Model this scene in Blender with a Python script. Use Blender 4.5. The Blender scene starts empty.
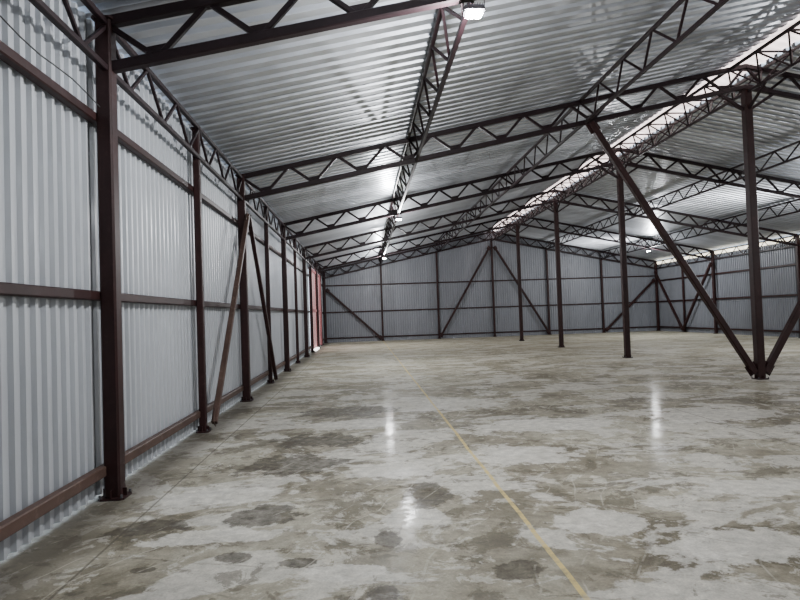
import bpy, bmesh, math, random
from mathutils import Vector, Matrix
random.seed(7)
H=1.65; FPX=580.0
YAW,PITCH,ROLL=.064,.025,-.034
XL,XC=-2.415,8.48
XR=2*XC-XL
Y0,B=5.738,3.138
YF=Y0+10*B+.15
YN=Y0-4*B-.3
ZE,ZR=4.63,6.85       # top chord at eave / ridge
SL=(ZR-ZE)/(XC-XL)
TD=.50
def ztop(x): return ZR-SL*abs(x-XC)

# ------------- materials -------------
def newmat(n):
    m=bpy.data.materials.new(n); m.use_nodes=True
    nt=m.node_tree; b=nt.nodes['Principled BSDF']; return m,nt,b
def N(nt,t,**k):
    n=nt.nodes.new(t)
    for a,v in k.items(): setattr(n,a,v)
    return n
def ramp(nt,fac,stops):
    r=N(nt,'ShaderNodeValToRGB'); e=r.color_ramp.elements
    while len(e)<len(stops): e.new(.5)
    for i,(p,c) in enumerate(stops):
        e[i].position=p; e[i].color=(c[0],c[1],c[2],1) if hasattr(c,'__len__') else (c,c,c,1)
    nt.links.new(fac,r.inputs[0]); return r.outputs[0]
def math_(nt,op,a,b=None,c=None):
    n=N(nt,'ShaderNodeMath',operation=op)
    for i,v in enumerate((a,b,c)):
        if v is None: continue
        if isinstance(v,(int,float)): n.inputs[i].default_value=v
        else: nt.links.new(v,n.inputs[i])
    return n.outputs[0]
def mixc(nt,fac,a,b,bt='MIX'):
    n=N(nt,'ShaderNodeMix',data_type='RGBA',blend_type=bt)
    for s,v in ((0,fac),(6,a),(7,b)):
        if isinstance(v,(int,float)): n.inputs[s].default_value=v
        elif hasattr(v,'__len__'): n.inputs[s].default_value=(v[0],v[1],v[2],1)
        else: nt.links.new(v,n.inputs[s])
    return n.outputs[2]
def noise(nt,vec,scale,detail=4,rough=.55,dist=0):
    n=N(nt,'ShaderNodeTexNoise'); n.inputs['Scale'].default_value=scale; n.inputs['Detail'].default_value=detail
    n.inputs['Roughness'].default_value=rough; n.inputs['Distortion'].default_value=dist
    if vec is not None: nt.links.new(vec,n.inputs['Vector'])
    return n.outputs[0]
def pos(nt):
    return N(nt,'ShaderNodeNewGeometry').outputs['Position']
def scalev(nt,v,s,loc=(0,0,0)):
    m=N(nt,'ShaderNodeMapping'); nt.links.new(v,m.inputs[0]); m.inputs['Scale'].default_value=s; m.inputs['Location'].default_value=loc; return m.outputs[0]

def sheet_mat(name,col,metal,rough,axis,sheet,var=.15,stripe=None):
    m,nt,b=newmat(name); p=pos(nt)
    sx=N(nt,'ShaderNodeSeparateXYZ'); nt.links.new(p,sx.inputs[0])
    q=math_(nt,'FLOOR',math_(nt,'DIVIDE',sx.outputs[axis],sheet))
    wn=N(nt,'ShaderNodeTexWhiteNoise',noise_dimensions='1D'); nt.links.new(q,wn.inputs['W'])
    f=math_(nt,'MULTIPLY_ADD',wn.outputs[0],var,1-var)
    n1=noise(nt,scalev(nt,p,stripe or (1,1,1)),1.3,5,.6)
    f2=math_(nt,'MULTIPLY',f,ramp(nt,n1,[(.3,.82),(.7,1.05)]))
    c=mixc(nt,1.0,col,f2,'MULTIPLY')
    nt.links.new(c,b.inputs['Base Color'])
    b.inputs['Metallic'].default_value=metal
    rn=noise(nt,p,3,4,.6)
    nt.links.new(ramp(nt,rn,[(.3,rough-.07),(.7,rough+.1)]),b.inputs['Roughness'])
    return m
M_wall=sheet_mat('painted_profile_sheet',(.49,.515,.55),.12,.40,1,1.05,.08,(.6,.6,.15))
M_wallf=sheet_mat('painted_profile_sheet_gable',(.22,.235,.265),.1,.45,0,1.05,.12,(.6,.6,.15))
M_roof=sheet_mat('galvanised_deck',(.68,.71,.76),.85,.40,1,.84,.3,(.15,1.2,.15))

def steel_mat(name,col,rough=.5,dust=.35,dc=(.22,.15,.12)):
    m,nt,b=newmat(name); p=pos(nt)
    n1=noise(nt,p,2.2,6,.65); n2=noise(nt,p,14,4,.6)
    c=mixc(nt,ramp(nt,n1,[(.35,0),(.75,1)]),tuple(v*.75 for v in col),tuple(v*1.35 for v in col))
    c=mixc(nt,math_(nt,'MULTIPLY',ramp(nt,n2,[(.55,0),(.75,1)]),dust),c,dc)
    nt.links.new(c,b.inputs['Base Color']); b.inputs['Roughness'].default_value=rough
    b.inputs['Specular IOR Level'].default_value=.25
    return m
M_steel=steel_mat('red_oxide_primer_steel',(.024,.0085,.0085),.5,.2,(.08,.042,.038))
M_truss=steel_mat('dark_primer_steel',(.015,.007,.009),.5,.1,(.04,.025,.027))
M_rail=steel_mat('worn_primer_steel',(.075,.045,.036),.55,.5,(.2,.15,.12))
M_door=steel_mat('red_gate_paint',(.36,.14,.15),.5,.4,(.6,.42,.42))

def emis(name,col,s):
    m,nt,b=newmat(name)
    b.inputs['Base Color'].default_value=(*col,1); b.inputs['Emission Color'].default_value=(*col,1); b.inputs['Emission Strength'].default_value=s
    return m
M_lens=emis('led_lens',(1,.98,.95),60)
def skymat(name,col,s):
    m,nt,b=newmat(name)
    n=noise(nt,pos(nt),1.6,4,.6)
    e=math_(nt,'MULTIPLY',ramp(nt,n,[(.3,.45),(.65,1.)]),s)
    b.inputs['Base Color'].default_value=(*col,1); b.inputs['Emission Color'].default_value=(*col,1)
    nt.links.new(e,b.inputs['Emission Strength']); return m
M_sky=skymat('translucent_ridge_sheet',(1,.86,.84),3.2)
M_strip=skymat('translucent_wall_sheet',(1,.93,.72),3.5)
m,nt,b=newmat('cast_aluminium'); b.inputs['Base Color'].default_value=(.12,.12,.13,1); b.inputs['Metallic'].default_value=.7; b.inputs['Roughness'].default_value=.45; M_alu=m
m,nt,b=newmat('black_cable'); b.inputs['Base Color'].default_value=(.02,.02,.02,1); M_cable=m

# (x, y, rx, ry, dark?)
BLOBS=[(-.95,4.15,.13,.11,1),(-.50,4.0,.13,.10,1),(-1.52,4.03,.09,.05,1),(.12,4.29,.10,.17,1),(.07,3.5,.10,.13,1),
       (-.88,4.99,.36,.26,1),(-1.79,4.84,.40,.17,1),(-.88,6.63,.55,.46,1),(.50,5.3,.28,.36,1),(-.64,7.9,.7,.45,1),
       (-.28,10.2,.9,.5,1),(.94,3.68,.16,.16,1),
       (3.45,5.02,.55,.26,0),(1.78,4.4,.36,.32,0),(1.73,6.6,.65,.5,0),(.35,4.75,.28,.3,0),(-1.4,5.6,.6,.28,0),(.25,6.2,.45,.38,0),
       (-1.2,4.55,.6,.16,0),(-.2,3.8,.35,.13,0),(2.6,3.8,.6,.3,0),(2.6,8.2,1.1,.5,0),(-.2,8.9,.8,.4,0),(5.2,8.4,1.1,.6,0),(1.2,10.5,1.4,.7,0)]
LINE=1.215
def floor_mat():
    m,nt,b=newmat('stained_concrete'); p=pos(nt)
    sx=N(nt,'ShaderNodeSeparateXYZ'); nt.links.new(p,sx.inputs[0]); X,Y=sx.outputs[0],sx.outputs[1]
    big=noise(nt,p,.42,5,.6,.6); mid=noise(nt,p,1.5,8,.7,1.0); fine=noise(nt,p,9,8,.72); grain=noise(nt,p,60,3,.6)
    base=mixc(nt,ramp(nt,big,[(.36,0),(.62,1)]),(.26,.236,.178),(.40,.38,.305))
    sum_=math_(nt,'ADD',math_(nt,'MULTIPLY',big,.5),math_(nt,'MULTIPLY',mid,.6))
    base=mixc(nt,math_(nt,'MULTIPLY',ramp(nt,sum_,[(.46,1),(.57,0)]),.62),base,(.125,.108,.072))
    st=ramp(nt,noise(nt,scalev(nt,p,(1,1.15,1),(5,2,0)),.9,9,.74,.5),[(.445,1),(.475,0)])
    base=mixc(nt,math_(nt,'MULTIPLY',st,.62),base,(.085,.072,.048))
    lt=ramp(nt,noise(nt,scalev(nt,p,(.9,1.3,1)),.8,9,.66,.5),[(.515,0),(.54,1)])
    base=mixc(nt,math_(nt,'MULTIPLY',lt,.66),base,(.62,.605,.55))
    lt2=ramp(nt,noise(nt,scalev(nt,p,(1,1,1),(9,4,0)),3.2,8,.7,.5),[(.56,0),(.585,1)])
    base=mixc(nt,math_(nt,'MULTIPLY',lt2,.5),base,(.64,.62,.55))
    dk2=ramp(nt,noise(nt,scalev(nt,p,(1,1,1),(2,14,0)),4.0,8,.7,.5),[(.40,1),(.43,0)])
    base=mixc(nt,math_(nt,'MULTIPLY',dk2,.55),base,(.10,.085,.06))
    warp=noise(nt,p,2.6,6,.65); warp2=noise(nt,p,8,5,.7)
    w=math_(nt,'ADD',math_(nt,'MULTIPLY',math_(nt,'SUBTRACT',warp,.5),2.1),math_(nt,'MULTIPLY',math_(nt,'SUBTRACT',warp2,.5),1.0))
    dark=None; light=None
    for (x,y,rx,ry,k) in BLOBS:
        dx=math_(nt,'DIVIDE',math_(nt,'SUBTRACT',X,x),rx); dy=math_(nt,'DIVIDE',math_(nt,'SUBTRACT',Y,y),ry)
        d=math_(nt,'SQRT',math_(nt,'ADD',math_(nt,'MULTIPLY',dx,dx),math_(nt,'MULTIPLY',dy,dy)))
        d=math_(nt,'ADD',d,w); v=ramp(nt,math_(nt,'MULTIPLY',d,.5),[(.43,1),(.49,0)])
        if k: dark=v if dark is None else math_(nt,'MAXIMUM',dark,v)
        else: light=v if light is None else math_(nt,'MAXIMUM',light,v)
    base=mixc(nt,math_(nt,'MULTIPLY',light,.72),base,(.64,.625,.57))
    base=mixc(nt,math_(nt,'MULTIPLY',math_(nt,'MULTIPLY',dark,ramp(nt,fine,[(.3,1),(.75,.6)])),.9),base,(.062,.052,.037))
    base=mixc(nt,1.0,base,ramp(nt,fine,[(.25,.6),(.75,1.3)]),'MULTIPLY')
    base=mixc(nt,1.0,base,ramp(nt,grain,[(.3,.85),(.7,1.12)]),'MULTIPLY')
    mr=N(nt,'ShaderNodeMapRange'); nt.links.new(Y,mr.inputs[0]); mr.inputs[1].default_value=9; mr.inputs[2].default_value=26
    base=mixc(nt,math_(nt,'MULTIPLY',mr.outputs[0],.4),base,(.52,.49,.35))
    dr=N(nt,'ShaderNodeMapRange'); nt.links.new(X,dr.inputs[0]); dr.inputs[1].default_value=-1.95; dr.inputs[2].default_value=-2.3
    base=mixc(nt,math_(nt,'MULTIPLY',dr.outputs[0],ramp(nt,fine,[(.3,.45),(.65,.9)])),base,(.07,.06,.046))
    wob=math_(nt,'MULTIPLY',math_(nt,'SUBTRACT',noise(nt,p,.8,3),.5),.05)
    lx=math_(nt,'ABSOLUTE',math_(nt,'SUBTRACT',math_(nt,'ADD',X,wob),LINE))
    ln=math_(nt,'MULTIPLY',math_(nt,'LESS_THAN',lx,.019),ramp(nt,fine,[(.36,.3),(.56,.95)]))
    base=mixc(nt,ln,base,(.62,.49,.19))
    for jx in (-1.95,4.9):
        j=math_(nt,'LESS_THAN',math_(nt,'ABSOLUTE',math_(nt,'SUBTRACT',X,jx)),.010)
        base=mixc(nt,math_(nt,'MULTIPLY',j,.6),base,(.06,.05,.04))
    jy=math_(nt,'LESS_THAN',math_(nt,'ABSOLUTE',math_(nt,'SUBTRACT',math_(nt,'MODULO',Y,6.2),3.0)),.010)
    base=mixc(nt,math_(nt,'MULTIPLY',jy,.25),base,(.06,.05,.04))
    for (sc,rot,th,cc) in ((1.1,.5,.006,(.6,.58,.5)),(.9,1.9,.006,(.08,.07,.05))):
        mp=N(nt,'ShaderNodeMapping'); nt.links.new(p,mp.inputs[0]); mp.inputs['Rotation'].default_value=(0,0,rot)
        wv=N(nt,'ShaderNodeTexWave'); nt.links.new(mp.outputs[0],wv.inputs[0]); wv.inputs['Scale'].default_value=sc; wv.inputs['Distortion'].default_value=9; wv.inputs['Detail'].default_value=2; wv.inputs['Detail Scale'].default_value=.6
        s_=math_(nt,'LESS_THAN',wv.outputs['Fac'],th)
        base=mixc(nt,math_(nt,'MULTIPLY',s_,ramp(nt,mid,[(.48,0),(.58,.35)])),base,cc)
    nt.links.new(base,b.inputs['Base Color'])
    nt.links.new(ramp(nt,mid,[(.40,.6),(.60,.85)]),b.inputs['Roughness'])
    b.inputs['Specular IOR Level'].default_value=.2
    nt.links.new(ramp(nt,math_(nt,'ADD',math_(nt,'MULTIPLY',fine,.5),math_(nt,'MULTIPLY',mid,.5)),[(.46,.13),(.56,.0)]),b.inputs['Coat Weight'])
    b.inputs['Coat Roughness'].default_value=.13
    bp=N(nt,'ShaderNodeBump'); bp.inputs['Strength'].default_value=.2; bp.inputs['Distance'].default_value=.02
    nt.links.new(fine,bp.inputs['Height']); nt.links.new(bp.outputs[0],b.inputs['Normal'])
    bp2=N(nt,'ShaderNodeBump'); bp2.inputs['Strength'].default_value=.06; bp2.inputs['Distance'].default_value=.02
    nt.links.new(mid,bp2.inputs['Height']); nt.links.new(bp2.outputs[0],b.inputs['Coat Normal'])
    return m
M_floor=floor_mat()

# ---- camera ----
F=Vector((math.sin(YAW)*math.cos(PITCH),math.cos(YAW)*math.cos(PITCH),math.sin(PITCH)))
R0=Vector((math.cos(YAW),-math.sin(YAW),0)); U0=R0.cross(F)
R=R0*math.cos(ROLL)+U0*math.sin(ROLL); U=U0*math.cos(ROLL)-R0*math.sin(ROLL)
cam=bpy.data.cameras.new('camera'); co=bpy.data.objects.new('camera',cam); bpy.context.collection.objects.link(co)
cam.sensor_width=36; cam.lens=FPX/800*36; cam.clip_start=.05
co.matrix_world=Matrix(((R[0],U[0],-F[0],0),(R[1],U[1],-F[1],0),(R[2],U[2],-F[2],H),(0,0,0,1)))
bpy.context.scene.camera=co

# ------------- geometry helpers -------------
COL=bpy.context.collection
class MB:
    def __init__(s): s.v=[]; s.f=[]
    def prism(s,a,b,prof,up=(0,0,1),caps=True):
        a=Vector(a); b=Vector(b); d=(b-a).normalized(); up=Vector(up)
        if abs(d.dot(up))>.98: up=Vector((0,1,0)) if abs(d.y)<.9 else Vector((1,0,0))
        side=d.cross(up).normalized(); u=side.cross(d).normalized()
        n=len(prof); o=len(s.v)
        for P in (a,b):
            for (x,y) in prof: s.v.append(P+side*x+u*y)
        for i in range(n):
            j=(i+1)%n; s.f.append((o+i,o+j,o+n+j,o+n+i))
        if caps: s.f.append(tuple(o+i for i in range(n-1,-1,-1))); s.f.append(tuple(o+n+i for i in range(n)))
    def box(s,a,b,w,h,up=(0,0,1)):
        c=min(w,h)*.12
        w/=2;h/=2
        s.prism(a,b,[(-w+c,-h),(w-c,-h),(w,-h+c),(w,h-c),(w-c,h),(-w+c,h),(-w,h-c),(-w,-h+c)],up)
    def cyl(s,a,b,r,n=10):
        s.prism(a,b,[(r*math.cos(2*math.pi*i/n),r*math.sin(2*math.pi*i/n)) for i in range(n)])
    def obj(s,name,mat,parent=None):
        me=bpy.data.meshes.new(name); me.from_pydata([tuple(v) for v in s.v],[],s.f); me.update()
        bm=bmesh.new(); bm.from_mesh(me); bmesh.ops.recalc_face_normals(bm,faces=bm.faces); bm.to_mesh(me); bm.free()
        me.materials.append(mat); o=bpy.data.objects.new(name,me); COL.objects.link(o)
        if parent: o.parent=parent
        return o
def empty(name,loc=(0,0,0)):
    e=bpy.data.objects.new(name,None); COL.objects.link(e); e.empty_display_size=.2; return e
def profile(L,pitch,depth,top=.35,slope=.15):
    out=[]; n=int(L/pitch)
    for i in range(n+1):
        s0=i*pitch
        out+=[(s0,0),(s0+pitch*(1-top-2*slope),0),(s0+pitch*(1-top-slope),depth),(s0+pitch*(1-slope),depth)]
    return [(min(s,L),d) for s,d in out]
def sheet(name,mat,prof,P0,P1,parent=None):
    vs=[];fs=[]
    for s,d in prof: vs+=[P0(s,d),P1(s,d)]
    for i in range(len(prof)-1): fs.append((2*i,2*i+2,2*i+3,2*i+1))
    me=bpy.data.meshes.new(name); me.from_pydata(vs,[],fs); me.update(); me.materials.append(mat)
    o=bpy.data.objects.new(name,me); COL.objects.link(o)
    if parent: o.parent=parent
    return o

# ------------- shell -------------
WL=XL-.19; WR=XR+.19; WF=YF+.15; WN=YN-.1
LEN=WF-WN
mb=MB(); 
mb.v=[Vector(v) for v in ((WL-.12,WN-.1,0),(WR+.12,WN-.1,0),(WR+.12,WF+.1,0),(WL-.12,WF+.1,0),(WL-.12,WN-.1,-.2),(WR+.12,WN-.1,-.2),(WR+.12,WF+.1,-.2),(WL-.12,WF+.1,-.2))]
mb.f=[(0,1,2,3),(7,6,5,4),(0,4,5,1),(1,5,6,2),(2,6,7,3),(3,7,4,0)]
mb.obj('floor',M_floor)
m,nt,b=newmat('pale_outside_ground'); b.inputs['Base Color'].default_value=(.75,.78,.82,1)  # plain pale colour for the ground plane outside the walls
gm=MB(); gm.v=[Vector(v) for v in ((-60,-60,-.12),(80,-60,-.12),(80,100,-.12),(-60,100,-.12))]; gm.f=[(0,1,2,3)]; gm.obj('ground',m)
DY0,DY1=Y0+7*B+.15,Y0+9*B-.15
wl=empty('wall_left'); pr=profile(LEN,.15,-.036,.26,.09)
a=[q for q in pr if q[0]+WN<DY0]; c=[q for q in pr if q[0]+WN>DY1]
GAP=.02
for i,seg in enumerate((a,c)):
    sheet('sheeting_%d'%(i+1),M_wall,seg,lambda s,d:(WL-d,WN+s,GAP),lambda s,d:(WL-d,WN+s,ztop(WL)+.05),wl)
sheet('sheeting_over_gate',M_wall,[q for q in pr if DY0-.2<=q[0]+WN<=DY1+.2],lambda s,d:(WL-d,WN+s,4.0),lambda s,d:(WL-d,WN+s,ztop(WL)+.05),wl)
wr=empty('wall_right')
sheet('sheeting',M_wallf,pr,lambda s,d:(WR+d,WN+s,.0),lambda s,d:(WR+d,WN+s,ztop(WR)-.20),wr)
mb=MB(); mb.box((WR,WN,ztop(WR)-.10),(WR,WF,ztop(WR)-.10),.02,.20); mb.obj('translucent_strip',M_strip,wr)
prx=profile(WR-WL,.15,-.034,.32,.10)
wf=empty('wall_far')
def gab(y,sg,par):
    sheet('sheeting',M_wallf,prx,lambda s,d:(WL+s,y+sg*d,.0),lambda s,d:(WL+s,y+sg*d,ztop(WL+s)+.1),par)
gab(WF,1,wf)
wn=empty('wall_near'); gab(WN,-1,wn)
ce=empty('ceiling'); prd=profile(LEN+.3,.25,.085,.34,.07)
RS=.42
for nm,xe,xr in (('deck_slope_a',WL-.08,XC-RS),('deck_slope_b',WR+.08,XC+RS)):
    sheet(nm,M_roof,prd,lambda s,d,xe=xe:(xe,WN-.1+s,ztop(xe)+.05+d),lambda s,d,xr=xr:(xr,WN-.1+s,ztop(xr)+.05+d),ce)
rl=empty('skylight_ridge'); prs=profile(LEN+.3,.25,.03,.38,.10)
for sg in (-1,1):
    sheet('translucent_sheet',M_sky,prs,lambda s,d,sg=sg:(XC+sg*(RS+.03),WN-.1+s,ztop(XC+RS)+.12+d),lambda s,d,sg=sg:(XC,WN-.1+s,ZR+.15+d),rl)

# ------------- frames -------------
yframes=[Y0+i*2*B for i in range(-2,6)]
def web(mb,nodes_t,nodes_b,w=.05,up=(0,0,1)):
    seq=[]
    for i in range(len(nodes_b)):
        seq.append(nodes_t[i]); seq.append(nodes_b[i])
    seq.append(nodes_t[-1])
    for p,q in zip(seq[:-1],seq[1:]): mb.box(p,q,w,w,up)
CH=.10
for k,y in enumerate(yframes):
    mb=MB()
    for sg in (-1,1):
        xe=XC+sg*(XC-XL); 
        zt=lambda x:ztop(x)-CH/2; zb=lambda x:ztop(x)-TD
        mb.box((xe,y,zt(xe)),(XC,y,zt(XC)),CH,CH); mb.box((xe,y,zb(xe)),(XC,y,zb(XC)),CH,CH)
        n=11; T=[];Bn=[]
        for i in range(n+1):
            x=xe+(XC-xe)*i/n; T.append(Vector((x,y,zt(x))))
        for i in range(n):
            x=xe+(XC-xe)*(i+.5)/n; Bn.append(Vector((x,y,zb(x))))
        web(mb,T,Bn,.055)
        for i in range(n):
            p=Bn[i]; mb.box((p.x-.11,y,p.z+.06),(p.x+.11,y,p.z+.06+SL*(-sg)*.22),.012,.10)
    mb.obj('roof_truss',M_truss)
third=(XC-XL)/3
def lattice(x,name='lattice_girder',mat=M_truss,dz=0,depth=TD,w=.06,npan=6,tilt=0):
    mb=MB(); zt=ztop(x)-.05+dz; zb=ztop(x)-depth+dz; xt=x+tilt
    ya=yframes[0]; yb=yframes[-1]
    mb.box((xt,ya,zt),(xt,yb,zt),w,w); mb.box((x,ya,zb),(x,yb,zb),w,w)
    n=npan*(len(yframes)-1); L=(yb-ya)/n
    for i in range(n):
        y=ya+i*L
        mb.box((xt,y,zt),(x,y+L/2,zb),w*.6,w*.6); mb.box((x,y+L/2,zb),(xt,y+L,zt),w*.6,w*.6)
    return mb.obj(name,mat)
for x,t in ((XL+third,-.16),(XL+2*third,-.1),(XR-third,.1),(XR-2*third,.1)): lattice(x,tilt=t)
lattice(XL+.02,'eave_lattice_girder',dz=-.02); lattice(XR-.02,'eave_lattice_girder',dz=-.02)
mb=MB(); ya,yb=yframes[0],yframes[-1]; n=7*7; L=(yb-ya)/n
for dx,z in ((-.38,ZR-.13),(.38,ZR-.13),(0,ZR-.62)): mb.box((XC+dx,ya,z),(XC+dx,yb,z),.06,.06)
for i in range(n):
    y=ya+i*L
    for sg in (-1,1):
        mb.box((XC+sg*.38,y,ZR-.13),(XC,y+L/2,ZR-.62),.035,.035); mb.box((XC,y+L/2,ZR-.62),(XC+sg*.38,y+L,ZR-.13),.035,.035)
    mb.box((XC-.38,y,ZR-.13),(XC+.38,y,ZR-.13),.035,.035)
mb.obj('ridge_lattice_girder',M_truss)

def column(x,y,w,ztopc,name='steel_column',ridge=False):
    e=empty(name); mb=MB()
    mb.box((x,y,.02),(x,y,ztopc),w,w,(0,1,0))
    mb.obj('shaft',M_steel,e)
    mb=MB(); bw=w+.09
    mb.box((x,y,0),(x,y,.02),bw,bw,(0,1,0)); mb.box((x,y,ztopc-.02),(x,y,ztopc),w+.05,w+.05,(0,1,0))
    for a_,b_ in ((1,0),(-1,0),(0,1),(0,-1)):
        cx=x+a_*(w/2+.018); cy=y+b_*(w/2+.018)
        mb.box((cx,cy,.02),(cx,cy,.09),.008 if b_ else .036,.036 if b_ else .008,(0,1,0))
    mb.obj('base_plate',M_steel,e)
    mb=MB()
    for a_ in (-1,1):
        for b_ in (-1,1):
            mb.cyl((x+a_*(bw/2-.02),y+b_*(bw/2-.02),.02),(x+a_*(bw/2-.02),y+b_*(bw/2-.02),.05),.012,6)
    mb.obj('anchor_bolts',M_alu,e)
    if ridge:
        mb=MB()
        for sg in (-1,1):
            mb.box((x,y+sg*.05,ztopc-.45),(x,y+sg*.75,ztopc+.02),.05,.05)
            mb.box((x+sg*.05,y,ztopc-.45),(x+sg*.62,y,ztop(x+.62)-TD-.03),.06,.06)
        mb.obj('knee_braces',M_truss,e)
for y in yframes:
    column(XL,y,.15,ztop(XL)-.02)
    column(XR,y,.15,ztop(XR)-.02)
for y in yframes[:-1]: column(XC,y,.17,ZR-TD-.06,ridge=True)
for i in range(len(yframes)-1):
    y=yframes[i]+B
    for x in (XL-.02,XR+.02): column(x,y,.10,ztop(x)-.06,name='wall_post')
for i in range(1,6):
    x=XL+(XR-XL)*i/6
    column(x,YF-.02,.12,ztop(x)-TD-.05,name='gable_post')
    column(x,YN+.12,.12,ztop(x)-.12,name='gable_post')

def girt(a,b_,z,mat,name='wall_girt',w=.09,h=.09):
    mb=MB(); mb.box((a[0],a[1],z),(b_[0],b_[1],z),w,h)
    return mb.obj(name,mat)
GZ=(1.925,3.64)
gx=XL-.115
for z in GZ:
    girt((gx,WN+.1,0),(gx,DY0-.1,0),z,M_steel); girt((gx,DY1+.1,0),(gx,WF-.1,0),z,M_steel)
girt((gx+.03,WN+.1,0),(gx+.03,DY0-.15,0),.27,M_rail,'base_rail',.08,.10); girt((gx+.03,DY1+.15,0),(gx+.03,WF-.1,0),.27,M_rail,'base_rail',.08,.10)
gxr=XR+.115
for z in (.27,1.925,3.3): girt((gxr,WN+.1,0),(gxr,WF-.1,0),z,M_steel)
for z in (.27,1.925,3.64): girt((WL+.1,YF+.09,0),(WR-.1,YF+.09,0),z,M_steel,w=.08,h=.08)

def brace(a,b_,w=.09,name='diagonal_brace',mat=None):
    mb=MB(); a=Vector(a); b_=Vector(b_)
    mb.box(a,b_,w,w)
    d=(b_-a).normalized()
    for P,s_ in ((a,1),(b_,-1)):
        mb.box(P-d*.02*s_,P+d*.22*s_,.014,w*1.9)
    mb.obj(name,mat or M_steel)
bx=XL+.13
yc=Y0+2*B
brace((bx,yc-.06,ZE-TD-.35),(bx,yc-B+.05,.12),.085,mat=M_rail); brace((bx,yc+.06,ZE-TD-.35),(bx,yc+B-.05,.12),.085)
for y in (Y0+2*B,Y0-2*B):
    for sg in (-1,1):
        brace((XC+sg*.12,y,.14),(XC+sg*3.5,y,ztop(XC+sg*3.5)-TD-.03),.13)
px=lambda i:XL+(XR-XL)*i/6
yb_=YF-.14
for s_ in (0,1):
    mx=lambda x:x if s_==0 else 2*XC-x
    brace((mx(px(0)+.1),yb_,3.4),(mx(px(1)-.08),yb_,.15),.13)
    brace((mx(px(2)+.08),yb_,.15),(mx(px(3)-.15),yb_,ZR-TD-.5),.13)
for y1,y2 in ((Y0+10*B-.1,Y0+9*B),(Y0+8*B,Y0+9*B)):
    brace((XR-.12,y1,3.9),(XR-.12,y2,.15),.13)

# ------------- gate on left wall -------------
g=empty('door_1'); mb=MB()
for i in range(10):
    y=DY0+.15+(DY1-DY0-.3)*i/9
    mb.box((XL-.05,y,.12),(XL-.05,y,3.95),.03,.07,(0,1,0))
mb.obj('gate_ribs',M_door,g)
mb=MB(); mb.box((XL-.07,DY0,.06),(XL-.07,DY0,4.0),.12,.12,(0,1,0)); mb.box((XL-.07,DY1,.06),(XL-.07,DY1,4.0),.12,.12,(0,1,0)); mb.box((XL-.07,DY0,4.0),(XL-.07,DY1,4.0),.12,.12)
mb.box((XL-.05,DY0,2.0),(XL-.05,DY1,2.0),.06,.12); mb.obj('gate_frame',M_door,g)
mb=MB(); mb.box((XL-.10,DY0,2.06),(XL-.10,DY1,2.06),.02,3.85); mb.obj('gate_panel',skymat('translucent_pink_gate_sheet',(.9,.62,.62),.55),g)
mb=MB(); mb.box((XL-.02,DY0+1.0,.02),(XL-.02,DY0+3.2,.02),.16,.12); mb.obj('threshold_gap',emis('daylight_gap',(1,.97,.93),4),g)

# ------------- floodlights -------------
def lamp(x,y,power):
    z=ztop(x)-TD-.05
    e=empty('led_floodlight'); mb=MB(); zc=z-.12
    mb.box((x,y,zc-.02),(x,y,zc+.025),.20,.16,(0,1,0))
    for i in range(7): mb.box((x-.08+.0267*i,y-.07,zc+.035),(x-.08+.0267*i,y+.07,zc+.035),.005,.03)
    for sg in (-1,1): mb.box((x+sg*.11,y,zc),(x+sg*.11,y,z),.006,.025,(0,1,0))
    mb.box((x-.11,y,z),(x+.11,y,z),.025,.008)
    mb.obj('housing',M_alu,e)
    mb=MB(); mb.box((x,y,zc-.05),(x,y,zc-.021),.16,.12,(0,1,0)); mb.obj('lens',M_lens,e)
    l=bpy.data.lights.new('bulb','POINT'); l.energy=power; l.shadow_soft_size=.07; l.color=(.985,.99,1)
    o=bpy.data.objects.new('bulb',l); COL.objects.link(o); o.location=(x,y,zc-.14); o.parent=e
for y in [yframes[0],yframes[2],yframes[4],yframes[6]]:
    for x in (XL+third,XR-third): lamp(x,y,690)

mb=MB(); pts=[Vector((XL+.02,Y0-2.2+.25*i,3.78+.02*math.sin(i*1.3)-.01*i)) for i in range(9)]
for p_,q_ in zip(pts[:-1],pts[1:]): mb.cyl(p_,q_,.006,6)
mb.obj('electric_cable',M_cable)
w=bpy.data.worlds.new('world'); bpy.context.scene.world=w; w.use_nodes=True
w.node_tree.nodes['Background'].inputs[0].default_value=(.75,.87,1,1); w.node_tree.nodes['Background'].inputs[1].default_value=3
